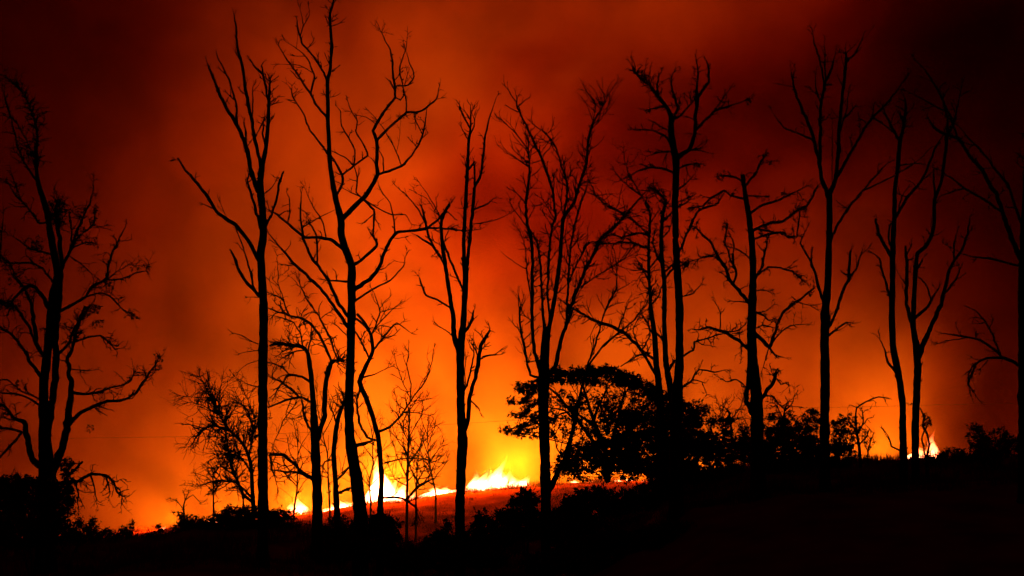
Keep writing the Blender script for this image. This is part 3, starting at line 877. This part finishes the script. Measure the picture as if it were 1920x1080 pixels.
# ------------------------------------------------------------------ leafy trees and shrubs
def bush(label, Y, pads, seed, stem=None, limbs=(), leaf=6.0, dens=1.0, name='shrub', cat='shrub', group=None, mat=M_LEAF):
    """pads: px,py,rx,ry (photo pixels) each a mass of leaf clusters; stems: polylines in px with width"""
    rng = R(seed); s = Y/F
    cx = stem if stem is not None else sum(p[0] for p in pads)/len(pads)
    x0 = (cx-960)/F*Y; z0 = ground_z(x0, Y)
    t = empty(name, (x0, Y, z0)); tag(t, label, cat, group)
    org = Vector((x0, Y, z0)); base = Vector((x0, Y, z0-.2))
    # stems from the base to each pad
    allv, allf = [], []
    for (px, py, rx, ry, *k) in pads:
        d = (rng.uniform(-.5, .5))*rx*s
        c = P(px, py, Y+d)
        base = Vector((x0, Y, z0-.2))
        if limbs:
            cand = [P(x, y, Y) for x, y in limbs]; low_ = [q for q in cand if q.z < c.z-.1] or cand
            base = min(low_, key=lambda q: (q-c).length)
        m = base.lerp(c, .5)+Vector((rng.gauss(0, .12), rng.gauss(0, .12), .1))
        V, Fc = [], []
        r = max(.018, .0035*(c-base).length+.012)
        pts = [base+(2*(m-base)*(q)*(1-q))+(c-base)*(q*q) if False else base*(1-q)**2+m*2*q*(1-q)+c*q*q for q in (0, .2, .4, .6, .8, 1)]
        pts = [p+Vector((rng.gauss(0, .03), rng.gauss(0, .03), 0))*(0 < i < 5) for i, p in enumerate(pts)]
        tube(V, Fc, pts, [r*(1.3-.8*i/5) for i in range(6)], 5)
        link_mesh('stem', [v-org for v in V], Fc, M_BARK, t)
        # clusters of leaves in the pad
        dn = k[0] if k else 1.0
        n = max(8, int(rx*ry/11*dens*dn))
        for _ in range(n):
            while True:
                a = Vector((rng.uniform(-1, 1), rng.uniform(-1, 1), rng.uniform(-1, 1)))
                if a.length <= 1: break
            a *= 1/(max(a.length, .3))**.35
            q = c+Vector((a.x*rx*s, a.y*rx*s*.9, a.z*ry*s))
            cr = rng.uniform(3.5, 7.5)*s
            leaves(allv, allf, q, cr, cr, cr*.8, rng.randint(9, 15), leaf*1.25*s, rng)
            if rng.random() < .35: twig(allv, allf, c.lerp(q, .3), q-c+Vector((0, 0, .01)), (q-c).length*.75+.05, .6*s, 0, rng, .15, 0)
    link_mesh('crown', [v-org for v in allv], allf, mat, t, smooth=False)
    return t

# flat-topped leafy tree
limb_px = [[(1140,905),(1125,850),(1085,790),(1045,740),(1020,715)], [(1140,900),(1135,840),(1110,780),(1095,730),(1085,705)], [(1141,890),(1150,820),(1165,760),(1175,715)],
 [(1140,880),(1170,820),(1205,770),(1230,745)], [(1135,850),(1115,800),(1075,770),(1030,790),(985,800),(955,806)], [(1150,830),(1190,790),(1235,770),(1280,775)], [(1112,790),(1130,745),(1150,715)], [(1085,790),(1060,770),(1010,760)]]
t = bush('flat-topped leafy tree with layered spreading canopy, thin flames beneath it', 93, [
 (1095,704,34,11,1.3),(1075,698,22,9,1.2),(1125,698,26,10,1.3),(1035,704,22,12,1.2),(1020,714,16,9,1.1),(1050,694,14,7,1.1),(1155,702,24,11,1.3),(1178,712,22,12,1.3),(1140,693,14,6,1.0),(1205,728,30,14,1.2),(1190,718,18,9,1.2),(1240,748,26,15,1.2),(1225,735,16,9,1.1),(1262,760,22,14,1.1),(1005,726,20,11,1.0),(1140,716,40,9,.9),(1075,712,36,7,.9),(1110,690,10,5,1.0),
 (985,728,20,12),(1000,752,24,14,.9),(975,775,16,12,.8),(1003,782,20,15,.9),(960,752,6,8,.8),(990,800,20,9,.8),(952,806,14,8,.8),(975,812,16,8,.9),(1010,815,14,8,.7),
 (1060,760,40,28,.35),(1110,770,50,35,.35),(1170,760,55,30,.4),(1050,800,30,24,.4),(1120,815,40,24,.55),(1090,860,45,30,1.1),(1170,800,50,34,.5),(1205,790,50,35,.75),
 (1210,850,60,42,1.3),(1150,855,50,35,1.0),(1270,800,48,45,1.3),(1300,775,30,22,1.0),(1290,840,50,36,1.2),(1205,872,50,14,1.0),(1265,885,40,22,1.2),(1060,875,26,18,.8),(1085,893,20,10,.7),(1130,890,16,12,.7),(1180,893,18,9,.7)],
 41, stem=1140, limbs=[q for l in limb_px for q in l], leaf=6.0, dens=1.25, name='leafy_tree', cat='tree')
# its spreading limbs
rng = R(5); b0 = Vector(t.location)
for i, L_ in enumerate(limb_px):
    pts = []; k = rng.uniform(-1.2, 1.2)
    for j, (x, y) in enumerate(L_):
        pts.append(P(x, y, 93+k*j/4*1.2)-b0)
    fine = []
    for a, b in zip(pts, pts[1:]): fine += [a, a.lerp(b, .5)+Vector((rng.gauss(0, .04), 0, rng.gauss(0, .04)))]
    fine.append(pts[-1])
    V, Fc = [], []; n = len(fine)
    tube(V, Fc, fine, [(.13 if i < 4 else .075)*(1-.75*q/(n-1)) for q in range(n)], 7, .08, rng)
    link_mesh('trunk' if i == 0 else 'branch', V, Fc, M_BARK, t)

G_ = 'shrubs along the dark ridge'
bush('leafy shrub left of the gnarled split tree with fire spots showing through', 91, [(1345,822,34,24,.75),(1325,850,35,30,.9),(1370,850,40,30,1.0),(1350,792,26,9,.9),(1392,830,22,34,.8),(1360,790,14,9,.8),(1345,888,60,12,.9),(1410,840,24,34,.9),(1425,860,24,24,.9)], 51, group=G_)
bush('dense upright shrub just right of the gnarled split tree', 90, [(1455,800,22,30,.7),(1480,805,24,36,.8),(1470,840,40,35,.9),(1445,830,20,30,.9),(1500,830,30,38,.8),(1435,845,20,26,1),(1470,870,60,18,1.2)], 52, group=G_)
bush('tall narrow shrub touching the clean-boled V-crowned tree', 91, [(1522,785,17,22,1),(1518,820,22,30,1),(1512,850,24,26,1),(1530,850,18,30,1)], 53, group=G_)
bush('airy shrub directly right of the clean-boled V-crowned tree', 90, [(1570,800,16,22,.8),(1580,825,20,24,.9),(1565,845,18,24,1),(1592,850,18,22,.8),(1560,870,30,12,1)], 54, group=G_)
bush('leafy bush with two rounded heads beside the massive thick bole', 88, [(1828,810,14,16,1),(1838,828,20,18,1.1),(1870,820,20,16,.8),(1880,838,30,16,1.1),(1850,850,30,16,1.2),(1905,835,20,16,.8)], 55, group=G_)
bush('low rounded bush on the ridge right of the bright round flame', 90, [(1785,850,22,12,1.2),(1765,862,20,8,1),(1810,858,22,10,1.2)], 56, group=G_)
bush('big broad-leaved shrub at the right foot of the glowing red slope', 88, [(985,928,16,14,1),(975,950,24,16,1),(1000,945,14,14,1),(955,975,24,20,1.1),(985,985,28,22,1.2),(1005,975,18,20,1)], 57, leaf=8, group=G_)
bush('ragged shrub at the left of the many-stemmed broom tree', 86, [(930,985,18,22,.9),(915,1010,24,18,1.1),(945,1010,24,18,1.2),(940,965,8,12,.8)], 58, leaf=7, group=G_)
bush('upright shrub in front of the glowing slope, right of the lone bole', 84, [(903,968,10,16,1),(900,990,16,20,1.1),(885,1010,22,18,1.2),(905,1015,20,16,1.2)], 59, leaf=7, group=G_)
bush('dark shrub left of the lone bole at the foot of the slope', 83, [(825,1000,16,14,1),(820,1020,24,16,1.2),(845,1015,16,14,1),(838,985,6,10,.8)], 60, leaf=7, group=G_)
bush('low scrub under the slender crooked tree', 84, [(790,1038,26,12,1.1),(765,1030,18,12,1),(800,1025,10,10,.8)], 61, leaf=6, group=G_)
bush('rounded shrub at the foot of the largest forked tree', 82, [(715,975,18,14,1.1),(735,990,16,16,1.1),(700,985,24,18,1.2),(725,1010,24,20,1.2),(680,995,24,20,1.2)], 62, leaf=7, group=G_)
bush('thick low shrub between the curly-limbed tree and the largest forked tree', 85, [(635,980,20,14,1.1),(655,995,24,18,1.2),(620,1000,24,16,1.2),(640,1015,34,16,1.2)], 63, leaf=6, group=G_)
bush('broad dark thicket crowning the mound below the tall straight tree', 92, [(440,965,34,15,1.3),(480,962,36,14,1.3),(520,968,30,14,1.3),(410,978,30,14,1.3),(460,985,60,16,1.4),(530,985,40,16,1.3)], 64, leaf=6, group=G_)
bush('small bush on the left shoulder of the dark mound', 93, [(365,978,20,13,1.2),(345,988,18,11,1.2),(385,985,20,12,1.2),(340,970,5,8,.8)], 65, leaf=6, group=G_)
bush('knobby little bush right of the bushy many-stemmed tree', 90, [(174,978,9,12,1.4),(172,995,14,14,1.3),(185,1002,14,10,1.2)], 66, leaf=5, group=G_)
bush('low bush in the gap beside the bushy many-stemmed tree', 88, [(150,992,16,14,1.2),(135,1002,14,12,1.2),(150,978,6,8,.9),(155,1006,26,10,1.2)], 67, leaf=5, group=G_)
bush('small scrubby clump on the flat left ground', 91, [(200,998,10,10,1.2),(215,1004,14,8,1.2),(228,996,8,9,1)], 68, leaf=5, group=G_)
bush('spiky little plant poking up where the burning slope begins', 91, [(246,985,5,10,1.2),(243,1000,9,9,1.1)], 69, leaf=5, group=G_)
bush('tiny bush in front of the tiny flame', 92, [(298,990,8,8,1.2),(290,1002,16,7,1.2)], 70, leaf=5, group=G_)
bush('big dark thicket at the foot of the bushy many-stemmed tree', 76, [(20,925,40,34,1.1),(10,960,40,50,1.2),(60,940,45,50,1.1),(100,950,40,40,1.0),(110,915,26,28,.7),(90,995,50,26,1.2),(30,1000,60,26,1.2),(125,880,10,24,.6)], 71, leaf=7, group=G_)
bush('dark shrub mass right of the broom tree, climbing the ridge', 87, [(1060,968,30,22,1.2),(1090,942,34,22,1.2),(1125,930,36,18,1.2),(1060,1005,40,24,1.2),(1150,945,40,16,1.1),(1100,985,50,22,1.2)], 72, leaf=7, group=G_)
bush('shrub spreading below the flat-topped tree on the ridge', 88, [(1200,926,44,14,1.2),(1245,905,40,18,1.2),(1160,950,44,16,1.2),(1220,940,50,18,1.2),(1290,890,40,16,1.2)], 73, leaf=7, group=G_)

bush('added hidden shrub behind the broom tree, blocking firelight at the slope foot', 98, [(1020,992,26,20,1.5),(1048,978,28,22,1.5),(1075,970,30,20,1.5),(1000,1000,22,18,1.4)], 74, leaf=7, group=G_)  # hidden shrub, added to block firelight coming through the gap in the ridge
bush('added shrub hidden low between the lone bole and the broom tree, blocking firelight', 97, [(960,1012,30,12,1.3),(920,1015,30,12,1.3),(990,1010,26,14,1.3)], 75, leaf=7, group=G_)  # also added out of sight, to keep firelight off the near ground

bush('low shrub added to shade the near bank below the dark shrub mass', 76, [(1110,1030,40,20,1.2),(1150,1015,44,20,1.2),(1190,1020,40,20,1.2)], 76, leaf=8, group=G_)  # added over a firelit patch of the near bank to darken it
bush('low shrub added to shade the near bank below the tall knotted tree', 74, [(1230,1010,44,22,1.2),(1270,1000,44,22,1.2),(1200,1045,50,22,1.2),(1250,1050,50,22,1.2)], 77, leaf=8, group=G_)  # added like the one above, to shade the lit near bank
bush('low black shrub on the near bank below the broom tree', 74, [(1060,1050,44,20,1.2),(1110,1060,44,18,1.2),(1020,1055,40,18,1.2),(1160,1060,44,18,1.2)], 78, leaf=8, group=G_)
bush('black scrub hiding the foot of the lone forked bole', 72, [(870,1035,40,18,1.2),(830,1050,44,18,1.2),(910,1050,40,18,1.2)], 79, leaf=8, group=G_)
bush('black scrub hiding the feet of the largest and slenderest crooked trees', 72, [(660,1025,46,20,1.2),(710,1035,44,20,1.2),(620,1035,40,18,1.2),(760,1055,40,16,1.2)], 80, leaf=8, group=G_)

# ------------------------------------------------------------------ grass (uncountable)
def grass(name, label, n, x0, x1, y0, y1, h0, h1, seed):
    rng = R(seed); V, Fc = [], []
    for _ in range(n):
        cx, cyy = rng.uniform(x0, x1), rng.uniform(y0, y1)
        if mnoise.noise(Vector((cx*.35, cyy*.35, 9))) < -.15: continue
        cz = ground_z(cx, cyy)-.03
        for _ in range(5):
            x, y = cx+rng.gauss(0, .12), cyy+rng.gauss(0, .12)
            h = rng.uniform(h0, h1); a = rng.uniform(0, 6.28); w = .008+.012*rng.random()
            d = Vector((rng.gauss(0, .28), rng.gauss(0, .28), 1))*h; s_ = Vector((math.cos(a), math.sin(a), 0))*w
            p = Vector((x, y, cz)); b = len(V)
            V += [p-s_, p+s_, p+d*.6+s_*.6, p+d*.6-s_*.6, p+d+Vector((rng.gauss(0, .1), rng.gauss(0, .1), 0))*h]
            Fc += [(b, b+1, b+2, b+3), (b+3, b+2, b+4)]
    o = link_mesh(name, V, Fc, M_GRASS, smooth=False, kind='stuff'); tag(o, label, 'grass')
grass('ridge_grass', 'dry grass along the dark near ridge', 13000, -34, 34, 76, 100, .15, .5, 1)
grass('slope_grass', 'sparse dry grass on the glowing hillside', 4000, -30, 34, 112, 146, .10, .30, 2)

grass('crest_grass', 'burning fringe of dry grass along the crest under the flames', 2600, -28, 32, 139.5, 142.6, .15, .5, 3)

# ------------------------------------------------------------------ overhead wire
V, Fc = [], []
pts = []
for i in range(61):
    f = i/60; px = -700+f*3300
    sag = 4*(f*(1-f))*1.0
    p = P(px, lerp([(-700, 862), (240, 820), (1560, 764), (1850, 757), (2600, 744)], px), 101); pts.append(Vector((p.x, 101, p.z)))
for _ in range(3):
    pts = [pts[0]]+[Vector((b.x, b.y, (a.z+2*b.z+c.z)/4)) for a, b, c in zip(pts, pts[1:], pts[2:])]+[pts[-1]]
tube(V, Fc, pts, [.008]*len(pts), 5)
tag(link_mesh('overhead_wire', V, Fc, M_WIRE), 'single thin overhead wire stretched level across the glowing smoke', 'wire')
